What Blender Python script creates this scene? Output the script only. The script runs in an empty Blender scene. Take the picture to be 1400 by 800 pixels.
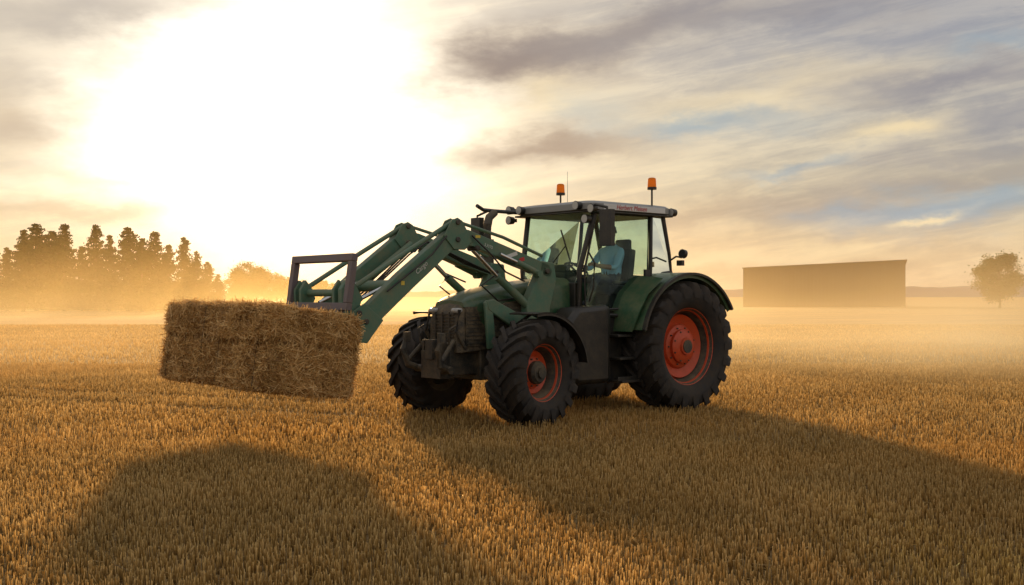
import bpy, math, random, bmesh
import numpy as np
from mathutils import Vector, Matrix
from mathutils import noise as mn
random.seed(7); rng=np.random.default_rng(7)
scene=bpy.context.scene
col=scene.collection
scene.view_settings.view_transform='Standard'
try: scene.view_settings.look='None'
except Exception: pass
scene.view_settings.exposure=0
F=1478.0; CH=1.68; HZ=405.0
SUN_AZ=math.radians(-11.5); SUN_EL=math.radians(12.0)
def lin(r,g,b):
    f=lambda c:(c/255/12.92) if c/255<=.04045 else ((c/255+.055)/1.055)**2.4
    return (f(r),f(g),f(b))
# ------------------------------------------------------------------ node expressions
class E:
    nt=None
    def __init__(s,v): s.v=v
    def __add__(a,b): return M('ADD',a,b)
    def __radd__(a,b): return M('ADD',b,a)
    def __sub__(a,b): return M('SUBTRACT',a,b)
    def __rsub__(a,b): return M('SUBTRACT',b,a)
    def __mul__(a,b): return M('MULTIPLY',a,b)
    def __rmul__(a,b): return M('MULTIPLY',b,a)
    def __truediv__(a,b): return M('DIVIDE',a,b)
def M(op,*a,clamp=False):
    n=E.nt.nodes.new('ShaderNodeMath'); n.operation=op; n.use_clamp=clamp
    for i,x in enumerate(a):
        if isinstance(x,E): E.nt.links.new(x.v,n.inputs[i])
        else: n.inputs[i].default_value=x
    return E(n.outputs[0])
def NZ(vec,scale,detail=4,rough=.5,dist=0,dim='3D'):
    n=E.nt.nodes.new('ShaderNodeTexNoise'); n.noise_dimensions=dim
    n.inputs['Scale'].default_value=scale; n.inputs['Detail'].default_value=detail
    n.inputs['Roughness'].default_value=rough; n.inputs['Distortion'].default_value=dist
    E.nt.links.new(vec.v,n.inputs['Vector']); return E(n.outputs[0])
def XYZ(x,y,z=0.):
    n=E.nt.nodes.new('ShaderNodeCombineXYZ')
    for i,q in enumerate((x,y,z)):
        if isinstance(q,E): E.nt.links.new(q.v,n.inputs[i])
        else: n.inputs[i].default_value=q
    return E(n.outputs[0])
def SEP(v):
    n=E.nt.nodes.new('ShaderNodeSeparateXYZ'); E.nt.links.new(v.v,n.inputs[0]); return [E(o) for o in n.outputs]
def MIX(f,a,b,mode='MIX'):
    n=E.nt.nodes.new('ShaderNodeMixRGB'); n.blend_type=mode
    for i,q in enumerate((f,a,b)):
        if isinstance(q,E): E.nt.links.new(q.v,n.inputs[i])
        elif i==0: n.inputs[0].default_value=q
        else: n.inputs[i].default_value=(*q,1)
    return E(n.outputs[0])
def SS(x,a,b):
    n=E.nt.nodes.new('ShaderNodeMapRange'); n.interpolation_type='SMOOTHSTEP'
    E.nt.links.new(x.v,n.inputs['Value']); n.inputs['From Min'].default_value=a; n.inputs['From Max'].default_value=b
    return E(n.outputs[0])
# ------------------------------------------------------------------ world
world=bpy.data.worlds.new("World"); scene.world=world; world.use_nodes=True
nt=world.node_tree; nt.nodes.clear(); E.nt=nt
out=nt.nodes.new('ShaderNodeOutputWorld'); bg=nt.nodes.new('ShaderNodeBackground'); nt.links.new(bg.outputs[0],out.inputs[0])
sky=nt.nodes.new('ShaderNodeTexSky'); sky.sky_type='NISHITA'; sky.sun_disc=False
sky.sun_elevation=SUN_EL; sky.sun_rotation=SUN_AZ; sky.dust_density=2.5; sky.air_density=1.2
tc=nt.nodes.new('ShaderNodeTexCoord'); d=E(tc.outputs['Generated'])
dx,dy,dz=SEP(d)
az=M('ARCTAN2',dx,dy); el=M('ARCSINE',dz)
w1=NZ(XYZ(az*1.0,el*2.2,0.),7,5,.55)-.5; w2=NZ(XYZ(az*1.0,el*2.2,5.),9,6,.6)-.5
azw=az+w1*.20; elw=el+w2*.07
def blob(px,py,rx,ry,rot=0,hard=None,warp=1):
    a0=math.atan((px-700)/F); e0=math.atan((HZ-py)/F*math.cos(a0))
    rx/=F; ry/=F
    ax,ey=(azw,elw) if warp else (az,el)
    x=ax-a0; y=ey-e0
    c,s=math.cos(math.radians(rot)),math.sin(math.radians(rot))
    qx=(x*c+y*s)*(1/rx); qy=(y*c-x*s)*(1/ry)
    g=M('EXPONENT',(qx*qx+qy*qy)*-1.)
    if hard: g=SS(g,.5-hard,.5+hard)
    return g
elc=M('MAXIMUM',el,0.)
cr=nt.nodes.new('ShaderNodeValToRGB'); nt.links.new(elc.v,cr.inputs[0])
els=cr.color_ramp.elements
els[0].position=0; els[0].color=(*lin(230,184,112),1)
els[1].position=1; els[1].color=(*lin(150,165,190),1)
for p,c in ((.035,(228,192,130)),(.08,(216,196,156)),(.14,(204,196,180)),(.22,(188,186,186)),(.3,(170,174,182)),(.6,(150,162,182))):
    e=els.new(p); e.color=(*lin(*c),1)
base=E(cr.outputs[0])
side=SS(M('ABSOLUTE',az-SUN_AZ),.25,1.6)
base=MIX(side*.4,base,lin(160,164,172))
# streaky high cloud
c,s=math.cos(math.radians(9)),math.sin(math.radians(9))
sx=az*c+el*s; sy=el*c-az*s
st1=NZ(XYZ(sx*1.1+w2*.2,sy*7.,1.),4.2,8,.62,.3)
st2=NZ(XYZ(sx*2.+w1*.3,sy*12.,4.),5.,8,.66,.5)
st=SS(st1*.55+st2*.45,.38,.62)
base=MIX(st*.85,MIX(.5,base,lin(130,130,140)),MIX(.45,base,lin(250,232,198)))
sn=MIX(1.,E(sky.outputs[0]),(.085,.085,.085),'MULTIPLY')
base=MIX(.10,base,sn)
for (px,py,rx,ry,r,k) in ((950,172,120,16,3,.85),(1290,285,150,26,4,.8),(1150,282,80,10,6,.6),(1090,235,80,8,6,.5),(800,160,40,26,20,.5),(1350,60,90,16,6,.5)):
    base=MIX(blob(px,py,rx,ry,r)*k,base,lin(134,166,188))
g=blob(360,165,290,195,-12)
g2=blob(330,165,540,300,-5)
g3=blob(375,180,195,175,0)
base=MIX(g2*.42,base,lin(255,232,188))
base=MIX(1.,base,MIX(g,(0,0,0),(.72,.67,.55)),'ADD')
base=MIX(1.,base,MIX(g3,(0,0,0),(1.1,1.06,.96)),'ADD')
for (px,py,rx,ry,r,k) in ((1220,180,60,18,0,.8),(1265,300,42,9,12,.85),(1050,130,220,26,8,.4),(760,130,60,30,0,.5),(1000,352,300,16,0,.45)):
    base=MIX(blob(px,py,rx,ry,r)*k,base,lin(255,230,180))
for (px,py,rx,ry,r,k,cc) in ((690,85,130,34,6,.88,(160,138,122)),(830,50,230,30,10,.7,(152,140,136)),(1060,18,260,32,8,.62,(142,138,144)),
     (740,203,140,24,2,.8,(178,152,130)),(1290,110,130,24,5,.8,(138,136,146)),(1370,165,90,24,8,.7,(142,142,152)),(1130,268,260,18,6,.5,(164,150,142)),
     (930,290,110,16,5,.4,(184,160,134)),(20,170,90,50,-8,.7,(198,174,148)),(120,10,230,40,8,.75,(176,166,158)),(20,95,120,30,10,.5,(190,175,160)),
     (1300,20,200,40,3,.45,(144,150,166)),(60,290,160,16,0,.45,(206,172,132)),(1250,215,110,10,6,.3,(162,152,152)),(180,250,120,10,-4,.3,(224,196,156))):
    base=MIX(blob(px,py,rx,ry,r)*k,base,lin(*cc))
# unseen sky to the sides, behind and overhead is brightened as added fill light
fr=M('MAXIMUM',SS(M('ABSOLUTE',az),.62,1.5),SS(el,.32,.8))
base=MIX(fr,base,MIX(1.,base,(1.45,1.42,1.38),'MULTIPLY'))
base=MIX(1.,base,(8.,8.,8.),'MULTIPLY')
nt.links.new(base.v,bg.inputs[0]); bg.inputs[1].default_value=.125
# ------------------------------------------------------------------ sun
sd=Vector((math.sin(SUN_AZ)*math.cos(SUN_EL),math.cos(SUN_AZ)*math.cos(SUN_EL),math.sin(SUN_EL)))
L=bpy.data.lights.new("sun","SUN"); L.energy=5.0; L.angle=math.radians(3.2); L.color=(1,.60,.26)
so=bpy.data.objects.new("sun",L); col.objects.link(so); so.rotation_euler=sd.to_track_quat('Z','Y').to_euler(); so.location=(-20,60,30)
# ------------------------------------------------------------------ materials
def newmat(name):
    m=bpy.data.materials.new(name); m.use_nodes=True; n=m.node_tree; n.nodes.clear(); E.nt=n
    o=n.nodes.new('ShaderNodeOutputMaterial'); return m,n,o
def objco():
    t=E.nt.nodes.new('ShaderNodeTexCoord'); return E(t.outputs['Object'])
def posco():
    t=E.nt.nodes.new('ShaderNodeNewGeometry'); return E(t.outputs['Position'])
def paint(name,c,rough=.4,metal=0.,dust=.3,dcol=(.24,.18,.10),sc=6.,coat=0.):
    m,n,o=newmat(name); b=n.nodes.new('ShaderNodeBsdfPrincipled')
    co=objco(); nz=NZ(co,sc,6,.65); nz2=NZ(co,sc*5,4,.6)
    g=n.nodes.new('ShaderNodeNewGeometry'); up=SEP(E(g.outputs['Normal']))[2]
    f=M('MULTIPLY',SS(nz*.7+nz2*.3,.35,.7)+M('MAXIMUM',up,0.)*.5,dust,clamp=True)
    cc=MIX(f,c,dcol)
    n.links.new(cc.v,b.inputs['Base Color'])
    r=f*.5+rough+nz2*.1-.05; n.links.new(r.v,b.inputs['Roughness'])
    b.inputs['Metallic'].default_value=metal
    try: b.inputs['Coat Weight'].default_value=coat
    except Exception: pass
    bp=n.nodes.new('ShaderNodeBump'); bp.inputs['Strength'].default_value=.08; bp.inputs['Distance'].default_value=.01
    n.links.new(nz2.v,bp.inputs['Height']); n.links.new(bp.outputs[0],b.inputs['Normal'])
    n.links.new(b.outputs[0],o.inputs[0]); return m
mGreen=paint('tractor_green',(.008,.072,.030),.36,dust=.30,coat=.15)
mLoad=paint('loader_green',(.050,.140,.092),.45,dust=.42)
mDark=paint('dark_steel',(.018,.02,.02),.55,dust=.42)
mNose=paint('dusty_grille',(.012,.013,.013),.5,dust=.65,sc=9)
mBlack=paint('black_plastic',(.008,.009,.010),.42,dust=.12)
mTyre=paint('tyre_rubber',(.009,.009,.010),.75,dust=.38,dcol=(.095,.07,.045),sc=4)
mRim=paint('orange_rim',(.52,.055,.010),.42,dust=.28,dcol=(.18,.08,.035))
mRoof=paint('roof_grey',(.22,.23,.23),.35,dust=.2)
mStrip=paint('roof_strip',(.58,.59,.59),.4,dust=.12)
mFrame=paint('fork_steel',(.12,.10,.12),.5,metal=.3,dust=.4)
mChrome=paint('chrome',(.6,.6,.6),.2,metal=1.,dust=.1)
mRed=paint('red_lettering',(.45,.015,.02),.5,dust=.05)
mWhite=paint('white_lettering',(.55,.57,.54),.5,dust=.2)
mGrey=paint('grey_lettering',(.30,.33,.30),.5,dust=.3)
mLamp=paint('lamp_glass',(.4,.4,.38),.15,dust=.1)
mInt=paint('cab_interior',(.03,.032,.035),.7,dust=.1)
mYel=paint('yellow_sticker',(.6,.45,.05),.5,dust=.05)
def amber():
    m,n,o=newmat('amber_lens'); b=n.nodes.new('ShaderNodeBsdfPrincipled'); b.inputs['Base Color'].default_value=(.95,.34,.01,1)
    b.inputs['Roughness'].default_value=.2; t=n.nodes.new('ShaderNodeBsdfTranslucent'); t.inputs[0].default_value=(1,.45,.02,1)
    x=n.nodes.new('ShaderNodeMixShader'); x.inputs[0].default_value=.6
    n.links.new(b.outputs[0],x.inputs[1]); n.links.new(t.outputs[0],x.inputs[2]); n.links.new(x.outputs[0],o.inputs[0]); return m
mAmber=amber()
def glass():
    m,n,o=newmat('tinted_glass'); t=n.nodes.new('ShaderNodeBsdfTransparent'); t.inputs[0].default_value=(.66,.83,.82,1)
    g=n.nodes.new('ShaderNodeBsdfGlossy'); g.inputs['Roughness'].default_value=.03; g.inputs[0].default_value=(.8,.9,.9,1)
    df=n.nodes.new('ShaderNodeBsdfTranslucent'); df.inputs[0].default_value=(.36,.5,.48,1)
    fr=n.nodes.new('ShaderNodeFresnel'); fr.inputs[0].default_value=1.35
    x=n.nodes.new('ShaderNodeMixShader'); n.links.new(fr.outputs[0],x.inputs[0]); n.links.new(t.outputs[0],x.inputs[1]); n.links.new(g.outputs[0],x.inputs[2])
    y=n.nodes.new('ShaderNodeMixShader'); k=SS(NZ(objco(),3,5,.6),.35,.8)*.12; n.links.new(k.v,y.inputs[0])
    n.links.new(x.outputs[0],y.inputs[1]); n.links.new(df.outputs[0],y.inputs[2]); n.links.new(y.outputs[0],o.inputs[0]); return m
mGlass=glass()
def strawmat(name,c1,c2,c3,trans=.45,patch=True):
    m,n,o=newmat(name); at=n.nodes.new('ShaderNodeAttribute'); at.attribute_name='rnd'; r=E(at.outputs['Fac'])
    cr=n.nodes.new('ShaderNodeValToRGB'); n.links.new(r.v,cr.inputs[0]); e=cr.color_ramp.elements
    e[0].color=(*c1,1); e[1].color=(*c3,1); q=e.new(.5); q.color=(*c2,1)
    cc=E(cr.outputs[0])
    if patch:
        p=posco(); k=NZ(p,.35,4,.6); cc=MIX(SS(k,.35,.65)*.3,cc,(.17,.13,.06),'MIX')
        k2=NZ(p,.10,3,.5); cc=MIX(SS(k2,.45,.66)*.35,cc,(.58,.31,.07),'MIX')
    df=n.nodes.new('ShaderNodeBsdfDiffuse'); t=n.nodes.new('ShaderNodeBsdfTranslucent')
    n.links.new(cc.v,df.inputs[0]); n.links.new(cc.v,t.inputs[0])
    x=n.nodes.new('ShaderNodeMixShader'); x.inputs[0].default_value=trans
    n.links.new(df.outputs[0],x.inputs[1]); n.links.new(t.outputs[0],x.inputs[2])
    gl=n.nodes.new('ShaderNodeBsdfGlossy'); gl.inputs['Roughness'].default_value=.4; gl.inputs[0].default_value=(.8,.75,.6,1)
    y=n.nodes.new('ShaderNodeMixShader'); y.inputs[0].default_value=.05
    n.links.new(x.outputs[0],y.inputs[1]); n.links.new(gl.outputs[0],y.inputs[2]); n.links.new(y.outputs[0],o.inputs[0]); return m
mStub=strawmat('stubble_straw',(.13,.075,.025),(.47,.29,.088),(.84,.62,.28),.55)
mBaleS=strawmat('bale_straw',(.32,.17,.055),(.60,.37,.135),(.84,.60,.28),.35,False)
# ------------------------------------------------------------------ mesh builder
class MB:
    def __init__(s): s.v=[]; s.f=[]; s.m=[]
    def add(s,vs,fs,m=0):
        o=len(s.v); s.v+= [tuple(p) for p in vs]; s.f+=[[i+o for i in f] for f in fs]; s.m+=[m]*len(fs); return s
    def box(s,c,sz,m=0,rot=None,taper=1.):
        vs=[]
        for z in (-.5,.5):
            k=taper if z>0 else 1
            for x,y in ((-.5,-.5),(.5,-.5),(.5,.5),(-.5,.5)):
                p=Vector((x*sz[0]*k,y*sz[1]*k,z*sz[2]))
                if rot is not None: p=rot@p
                vs.append(p+Vector(c))
        return s.add(vs,[[3,2,1,0],[4,5,6,7],[0,1,5,4],[1,2,6,5],[2,3,7,6],[3,0,4,7]],m)
    def cyl(s,a,b,r,r2=None,n=16,m=0,cap=True):
        a=Vector(a); b=Vector(b); r2=r if r2 is None else r2
        q=(b-a).to_track_quat('Z','Y'); vs=[]
        for p,rr in ((a,r),(b,r2)):
            for i in range(n):
                t=2*math.pi*i/n; vs.append(p+q@Vector((math.cos(t)*rr,math.sin(t)*rr,0)))
        fs=[[i,(i+1)%n,n+(i+1)%n,n+i] for i in range(n)]
        if cap: fs+= [list(range(n))[::-1],list(range(n,2*n))]
        return s.add(vs,fs,m)
    def tube(s,pts,r,n=8,m=0):
        rr=r if isinstance(r,(list,tuple)) else [r]*len(pts)
        pts=[Vector(p) for p in pts]; rings=[]
        for i,p in enumerate(pts):
            t=(pts[min(i+1,len(pts)-1)]-pts[max(i-1,0)]).normalized()
            q=t.to_track_quat('Z','Y')
            rings.append([p+q@Vector((math.cos(2*math.pi*k/n)*rr[i],math.sin(2*math.pi*k/n)*rr[i],0)) for k in range(n)])
        return s.loft(rings,m)
    def loft(s,rings,m=0,cap=True,closed=True):
        n=len(rings[0]); vs=[p for r in rings for p in r]; fs=[]
        for j in range(len(rings)-1):
            for i in range(n if closed else n-1):
                k=(i+1)%n; fs.append([j*n+i,j*n+k,(j+1)*n+k,(j+1)*n+i])
        if cap: fs+=[list(range(n))[::-1],[(len(rings)-1)*n+i for i in range(n)]]
        return s.add(vs,fs,m)
    def poly(s,pts,y0,y1,m=0):
        r0=[(x,y0,z) for x,z in pts]; r1=[(x,y1,z) for x,z in pts]
        return s.loft([r0,r1],m)
    def arc(s,cx,cz,r,t,a0,a1,y0,y1,n=20,m=0):
        rings=[]
        for i in range(n+1):
            a=math.radians(a0+(a1-a0)*i/n); c,sn=math.cos(a),math.sin(a)
            rings.append([(cx+c*r,y0,cz+sn*r),(cx+c*(r+t),y0,cz+sn*(r+t)),(cx+c*(r+t),y1,cz+sn*(r+t)),(cx+c*r,y1,cz+sn*r)])
        return s.loft(rings,m)
    def lathe(s,prof,n=48,m=0,c=(0,0,0)):
        vs=[];k=len(prof)
        for i in range(n):
            a=2*math.pi*i/n
            for r,y in prof: vs.append((c[0]+r*math.cos(a),c[1]+y,c[2]+r*math.sin(a)))
        fs=[]
        for i in range(n):
            j=(i+1)%n
            for q in range(k-1): fs.append([i*k+q,i*k+q+1,j*k+q+1,j*k+q])
        return s.add(vs,fs,m)
    def obj(s,name,mats,parent=None,bevel=0,smooth=35,loc=None):
        me=bpy.data.meshes.new(name); me.from_pydata(s.v,[],s.f); 
        for mm in (mats if isinstance(mats,(list,tuple)) else [mats]): me.materials.append(mm)
        me.polygons.foreach_set('material_index',s.m)
        bm=bmesh.new(); bm.from_mesh(me); bmesh.ops.recalc_face_normals(bm,faces=bm.faces); bm.to_mesh(me); bm.free()
        if smooth:
            me.polygons.foreach_set('use_smooth',[True]*len(me.polygons)); me.set_sharp_from_angle(angle=math.radians(smooth))
        o=bpy.data.objects.new(name,me); col.objects.link(o)
        if parent: o.parent=parent
        if loc: o.location=loc
        if bevel:
            b=o.modifiers.new('bevel','BEVEL'); b.width=bevel; b.segments=2; b.limit_method='ANGLE'; b.angle_limit=math.radians(40)
        return o
def rawquads(name,V,rnd,mat,parent=None,kind=None):
    n=len(V)//4; me=bpy.data.meshes.new(name)
    me.vertices.add(n*4); me.vertices.foreach_set('co',V.astype(np.float32).ravel())
    me.loops.add(n*4); me.loops.foreach_set('vertex_index',np.arange(n*4,dtype=np.int32))
    me.polygons.add(n); me.polygons.foreach_set('loop_start',np.arange(0,n*4,4,dtype=np.int32))
    me.update(calc_edges=True)
    at=me.attributes.new('rnd','FLOAT','POINT'); at.data.foreach_set('value',(np.repeat(rnd,4) if len(rnd)==n else rnd).astype(np.float32))
    me.materials.append(mat); o=bpy.data.objects.new(name,me); col.objects.link(o)
    if parent: o.parent=parent
    if kind: o['kind']=kind
    return o
def strands(P,D,L,W):
    n=len(P); R=rng.normal(size=(n,3)); S=np.cross(D,R); S/=np.linalg.norm(S,axis=1)[:,None]+1e-9
    a=P-D*L[:,None]/2; b=P+D*L[:,None]/2; w=S*W[:,None]/2
    return np.stack([a-w,a+w,b+w,b-w],1).reshape(-1,3)
# ------------------------------------------------------------------ ground
TH=math.radians(41)
RX,RY=1.79,16.70
def l2w(x,y): return (RX-.755*x+.656*y, RY-.656*x-.755*y)
m,n,o=newmat('field_ground'); b=n.nodes.new('ShaderNodeBsdfPrincipled'); p=posco(); x,y,z=SEP(p)
ra=math.radians(20); rx=x*math.cos(ra)+y*math.sin(ra); ry=y*math.cos(ra)-x*math.sin(ra)
f1=NZ(XYZ(rx*.25,ry*1.6),.6,6,.65); f2=NZ(p,14,5,.7); f3=NZ(XYZ(rx*.02,ry*.12),1.,5,.6); f4=NZ(p,.05,3,.5)
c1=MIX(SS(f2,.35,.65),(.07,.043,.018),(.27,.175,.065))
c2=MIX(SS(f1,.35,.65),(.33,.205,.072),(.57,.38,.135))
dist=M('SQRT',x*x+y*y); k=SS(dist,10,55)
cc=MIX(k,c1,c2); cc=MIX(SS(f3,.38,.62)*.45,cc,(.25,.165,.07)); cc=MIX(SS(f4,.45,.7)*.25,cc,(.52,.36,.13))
n.links.new(cc.v,b.inputs['Base Color']); b.inputs['Roughness'].default_value=.9; b.inputs['Specular IOR Level'].default_value=.15
bp=n.nodes.new('ShaderNodeBump'); bp.inputs['Strength'].default_value=.6; bp.inputs['Distance'].default_value=.08
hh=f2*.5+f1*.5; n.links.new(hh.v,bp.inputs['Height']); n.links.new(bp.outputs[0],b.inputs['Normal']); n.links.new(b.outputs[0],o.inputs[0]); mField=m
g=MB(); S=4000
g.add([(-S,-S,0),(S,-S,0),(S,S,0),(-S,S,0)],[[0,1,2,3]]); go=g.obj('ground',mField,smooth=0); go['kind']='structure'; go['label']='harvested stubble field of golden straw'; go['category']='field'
# ------------------------------------------------------------------ stubble
def field_pts(n,d0,d1,spread,rows=.15,jit=.022):
    D=np.sqrt(rng.uniform(d0*d0,d1*d1,n)); X=rng.uniform(-spread,spread,n)*D
    a=math.radians(20); s=X*math.cos(a)+D*math.sin(a); t=D*math.cos(a)-X*math.sin(a)
    t=np.round(t/rows)*rows+rng.normal(0,jit,n)
    s=np.round(s/.04)*.04+rng.normal(0,.014,n)
    X=s*math.cos(a)-t*math.sin(a); Y=s*math.sin(a)+t*math.cos(a); return X,Y
def lownoise(X,Y):
    return (np.sin(X*.9+1.3*np.sin(Y*.5))+np.sin(Y*1.3+X*.4+1.7*np.sin(X*.7))+np.sin(X*2.3-Y*1.9))/3
def blades(X,Y,H,W,rnd,cross=True):
    n=len(X)
    lean=rng.normal(0,.05,(n,2)); bent=rng.uniform(0,1,n)<.035; lean[bent]*=8; yaw=rng.uniform(0,math.pi,n)
    base=np.stack([X,Y,np.zeros(n)-.01],1); top=base+np.stack([lean[:,0]*H,lean[:,1]*H,H],1)
    out=[];rr=[]
    for k in range(2 if cross else 1):
        a=yaw+k*math.pi/2; w=np.stack([np.cos(a),np.sin(a),np.zeros(n)],1)*W[:,None]/2
        tilt=np.stack([np.zeros(n),np.zeros(n),rng.uniform(-.5,.5,n)*W*2],1)
        out.append(np.stack([base-w,base+w,top+w*.9+tilt,top-w*.9-tilt],1).reshape(-1,3))
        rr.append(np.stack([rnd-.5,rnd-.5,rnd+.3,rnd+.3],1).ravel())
    return np.concatenate(out),np.concatenate(rr)
VV=[];RR=[]
for (n,d0,d1,sp,w0,w1,cross,rows) in ((82000,4.6,12,.62,.0045,.0095,True,.15),(125000,12,26,.58,.006,.0115,True,.15),(120000,26,62,.56,.012,.026,False,.30)):
    X,Y=field_pts(n,d0,d1,sp,rows,.012 if rows<.2 else .04)
    ln=lownoise(X,Y); H=rng.uniform(.07,.125,n)*(1+.14*ln)
    for (a_,b_,x0,x1) in ((13.9,-.42,-99,-1.8),(15.4,-.42,-99,-2.2)):
        tr2=(np.abs(Y-(a_+X*b_))<.17)&(X<x1)&(X>x0); H=np.where(tr2,H*.45,H)
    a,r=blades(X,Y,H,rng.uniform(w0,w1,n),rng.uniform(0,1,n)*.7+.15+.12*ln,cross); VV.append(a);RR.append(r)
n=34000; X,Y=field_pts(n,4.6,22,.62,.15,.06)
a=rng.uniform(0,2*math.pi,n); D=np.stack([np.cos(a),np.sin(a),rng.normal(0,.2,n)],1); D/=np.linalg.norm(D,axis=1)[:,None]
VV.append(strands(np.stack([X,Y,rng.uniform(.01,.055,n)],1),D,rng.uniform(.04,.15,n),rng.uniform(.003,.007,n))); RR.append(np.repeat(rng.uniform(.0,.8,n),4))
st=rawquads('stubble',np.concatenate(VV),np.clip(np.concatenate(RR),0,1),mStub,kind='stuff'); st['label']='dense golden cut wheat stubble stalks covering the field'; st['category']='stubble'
# ------------------------------------------------------------------ tractor
def empty(name,label,cat,loc=(0,0,0),rz=0):
    e=bpy.data.objects.new(name,None); col.objects.link(e); e.location=loc; e.rotation_euler=(0,0,rz); e.empty_display_size=.5
    if label: e['label']=label; e['category']=cat
    return e
trac=empty('tractor','dark green farm tractor with orange rims and raised front loader','tractor',(RX,RY,0),math.pi+TH)
def tyre_mesh(R,W,rimR,N,lug):
    b=MB(); hw=W/2; Rc=R-lug
    prof=[(rimR-.01,-hw*.62),(rimR+.03,-hw*.80),(rimR+(Rc-rimR)*.45,-hw*1.0),(Rc-.10,-hw*.97),(Rc-.035,-hw*.86),(Rc-.008,-hw*.5),(Rc,0)]
    prof=prof+[(r,-y) for r,y in prof[-2::-1]]; prof.append((rimR-.03,0.0)); prof.append(prof[0])
    b.lathe(prof,72)
    th=2*math.pi/N*.20
    for sd in (-1,1):
        for i in range(N):
            a0=2*math.pi*(i+(.5 if sd>0 else 0))/N
            sta=[(-.04,R,Rc-.03,0),(.30,R,Rc-.03,.10),(.62,R-.004,Rc-.04,.20),(.90,R-.018,Rc-.07,.27),(1.02,R-.075,Rc-.13,.30),(1.03,R-.15,Rc-.19,.315)]
            rings=[]
            for (yy,ro,ri,da) in sta:
                aa=a0+da*(.95/R)*1.05; t=th*(1+.25*(yy>.8))
                rings.append([((ro if o else ri)*math.cos(aa+ss*t*(.8 if o else 1.15)),sd*yy*hw,(ro if o else ri)*math.sin(aa+ss*t*(.8 if o else 1.15))) for o,ss in ((0,-1),(1,-1),(1,1),(0,1))])
            b.loft(rings)
    return b
def rim_mesh(rr,W,dish):
    b=MB(); hw=W/2
    prof=[(rr-.005,hw*.66),(rr+.022,hw*.72),(rr+.02,hw*.60),(rr-.03,hw*.50),(rr-.055,hw*.2),(rr-.075,-hw*.05),(rr-.10,dish+.03),(rr-.16,dish),(rr*.60,dish-.02),(rr*.56,dish+.02),(rr*.42,dish+.05),(rr*.20,dish+.055),(0.001,dish+.055)]
    b.lathe(prof,56)
    b.lathe([(rr-.005,hw*.655),(rr-.055,hw*.28),(rr-.09,-hw*.1),(rr-.08,-hw*.6),(rr+.02,-hw*.7)],56,1)
    b.lathe([(rr-.095,dish-.03),(rr-.165,dish-.03),(0.001,dish-.04)],40,1)
    for i in range(10):
        a=2*math.pi*i/10; r=rr*.49; b.cyl((r*math.cos(a),dish+.03,r*math.sin(a)),(r*math.cos(a),dish+.055,r*math.sin(a)),.012,n=6,m=1)
    for i in range(8):
        a=2*math.pi*(i+.5)/8
        r=rr*.76; b.cyl((r*math.cos(a),dish-.03,r*math.sin(a)),(r*math.cos(a),dish-.004,r*math.sin(a)),.026,n=12,m=1)
    return b
def wheel(R,W,rr,N,dish,loc,side,steer=0,rear=False):
    b=MB(); 
    if rear:
        b.lathe([(.25,dish+.04),(.25,dish+.09),(.20,dish+.12),(.13,dish+.13),(.12,dish+.16),(0.001,dish+.16)],32,0)
        for i in range(8):
            a=2*math.pi*(i+.5)/8; b.cyl((.225*math.cos(a),dish+.08,.225*math.sin(a)),(.225*math.cos(a),dish+.115,.225*math.sin(a)),.013,n=6,m=1)
        b.cyl((0,dish+.15,0),(0,dish+.175,0),.095,n=20,m=1)
    else:
        b.lathe([(.15,dish+.03),(.15,dish+.11),(.12,dish+.15),(0.001,dish+.16)],28,1)
        b.cyl((0,dish+.14,0),(0,dish+.18,0),.07,n=16,m=1)
    hub=b.obj('wheel',[mRim,mDark],trac,smooth=35,loc=loc)
    hub.rotation_euler=(0,0,(0 if side>0 else math.pi)+steer)
    tyre_mesh(R,W,rr,N,.05 if rear else .042).obj('tyre',mTyre,hub,smooth=40)
    rim_mesh(rr,W,dish).obj('rim',[mRim,mDark],hub,smooth=35)
    return hub
for sd in (1,-1):
    wheel(.955,.60,.56,21,.02,(0,sd*1.0,.945),sd,rear=True)
    wheel(.70,.55,.37,19,-.02,(2.88,1.0 if sd>0 else -1.17,.69),sd,steer=math.radians(9))
# chassis
b=MB()
b.box((1.4,0,.84),(3.6,.62,.56)); b.box((2.7,0,1.1),(1.5,.56,.35)); b.box((0,0,.95),(.7,.8,.6)); b.cyl((0,-.8,.945),(0,.8,.945),.17,n=20)
b.box((3.4,0,.85),(.5,.46,.44)); b.box((1.1,.36,.74),(1.5,.3,.55)); b.box((1.1,-.36,.74),(1.5,.3,.55)); b.box((-.45,0,1.0),(.4,.7,.5))
for i in range(18):
    b.box((random.uniform(2.0,3.3),random.choice((-1,1))*random.uniform(.28,.38),random.uniform(.75,1.25)),(random.uniform(.1,.3),.1,random.uniform(.06,.2)))
b.obj('chassis',mDark,trac,bevel=.02)
b=MB(); b.box((2.88,0,.68),(.26,1.5,.2)); b.cyl((2.88,-.95,.69),(2.88,.85,.69),.13,n=18)
for s_ in (1,-1): b.cyl((2.88,s_*.66,.5),(2.88,s_*.66,.92),.11,n=14); b.cyl((3.05,s_*.1,.74),(3.08,s_*.6,.72),.03,n=8)
b.obj('front_axle',mDark,trac,bevel=.015)
b=MB(); b.poly([(1.28,.46),(1.96,.46),(2.06,.60),(2.13,.85),(2.14,1.15),(2.08,1.38),(1.92,1.52),(1.28,1.56)],.45,.88)
b.obj('fuel_tank',mBlack,trac,bevel=.07)
b=MB(); b.poly([(.9,.42),(2.0,.42),(2.1,1.2),(.9,1.3)],-.88,-.45); b.obj('battery_box',mBlack,trac,bevel=.05)
b=MB()
for z_,y_ in ((.48,1.0),(.80,.96),(1.12,.92)):
    b.box((1.03,y_-.08,z_),(.42,.26,.035))
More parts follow.
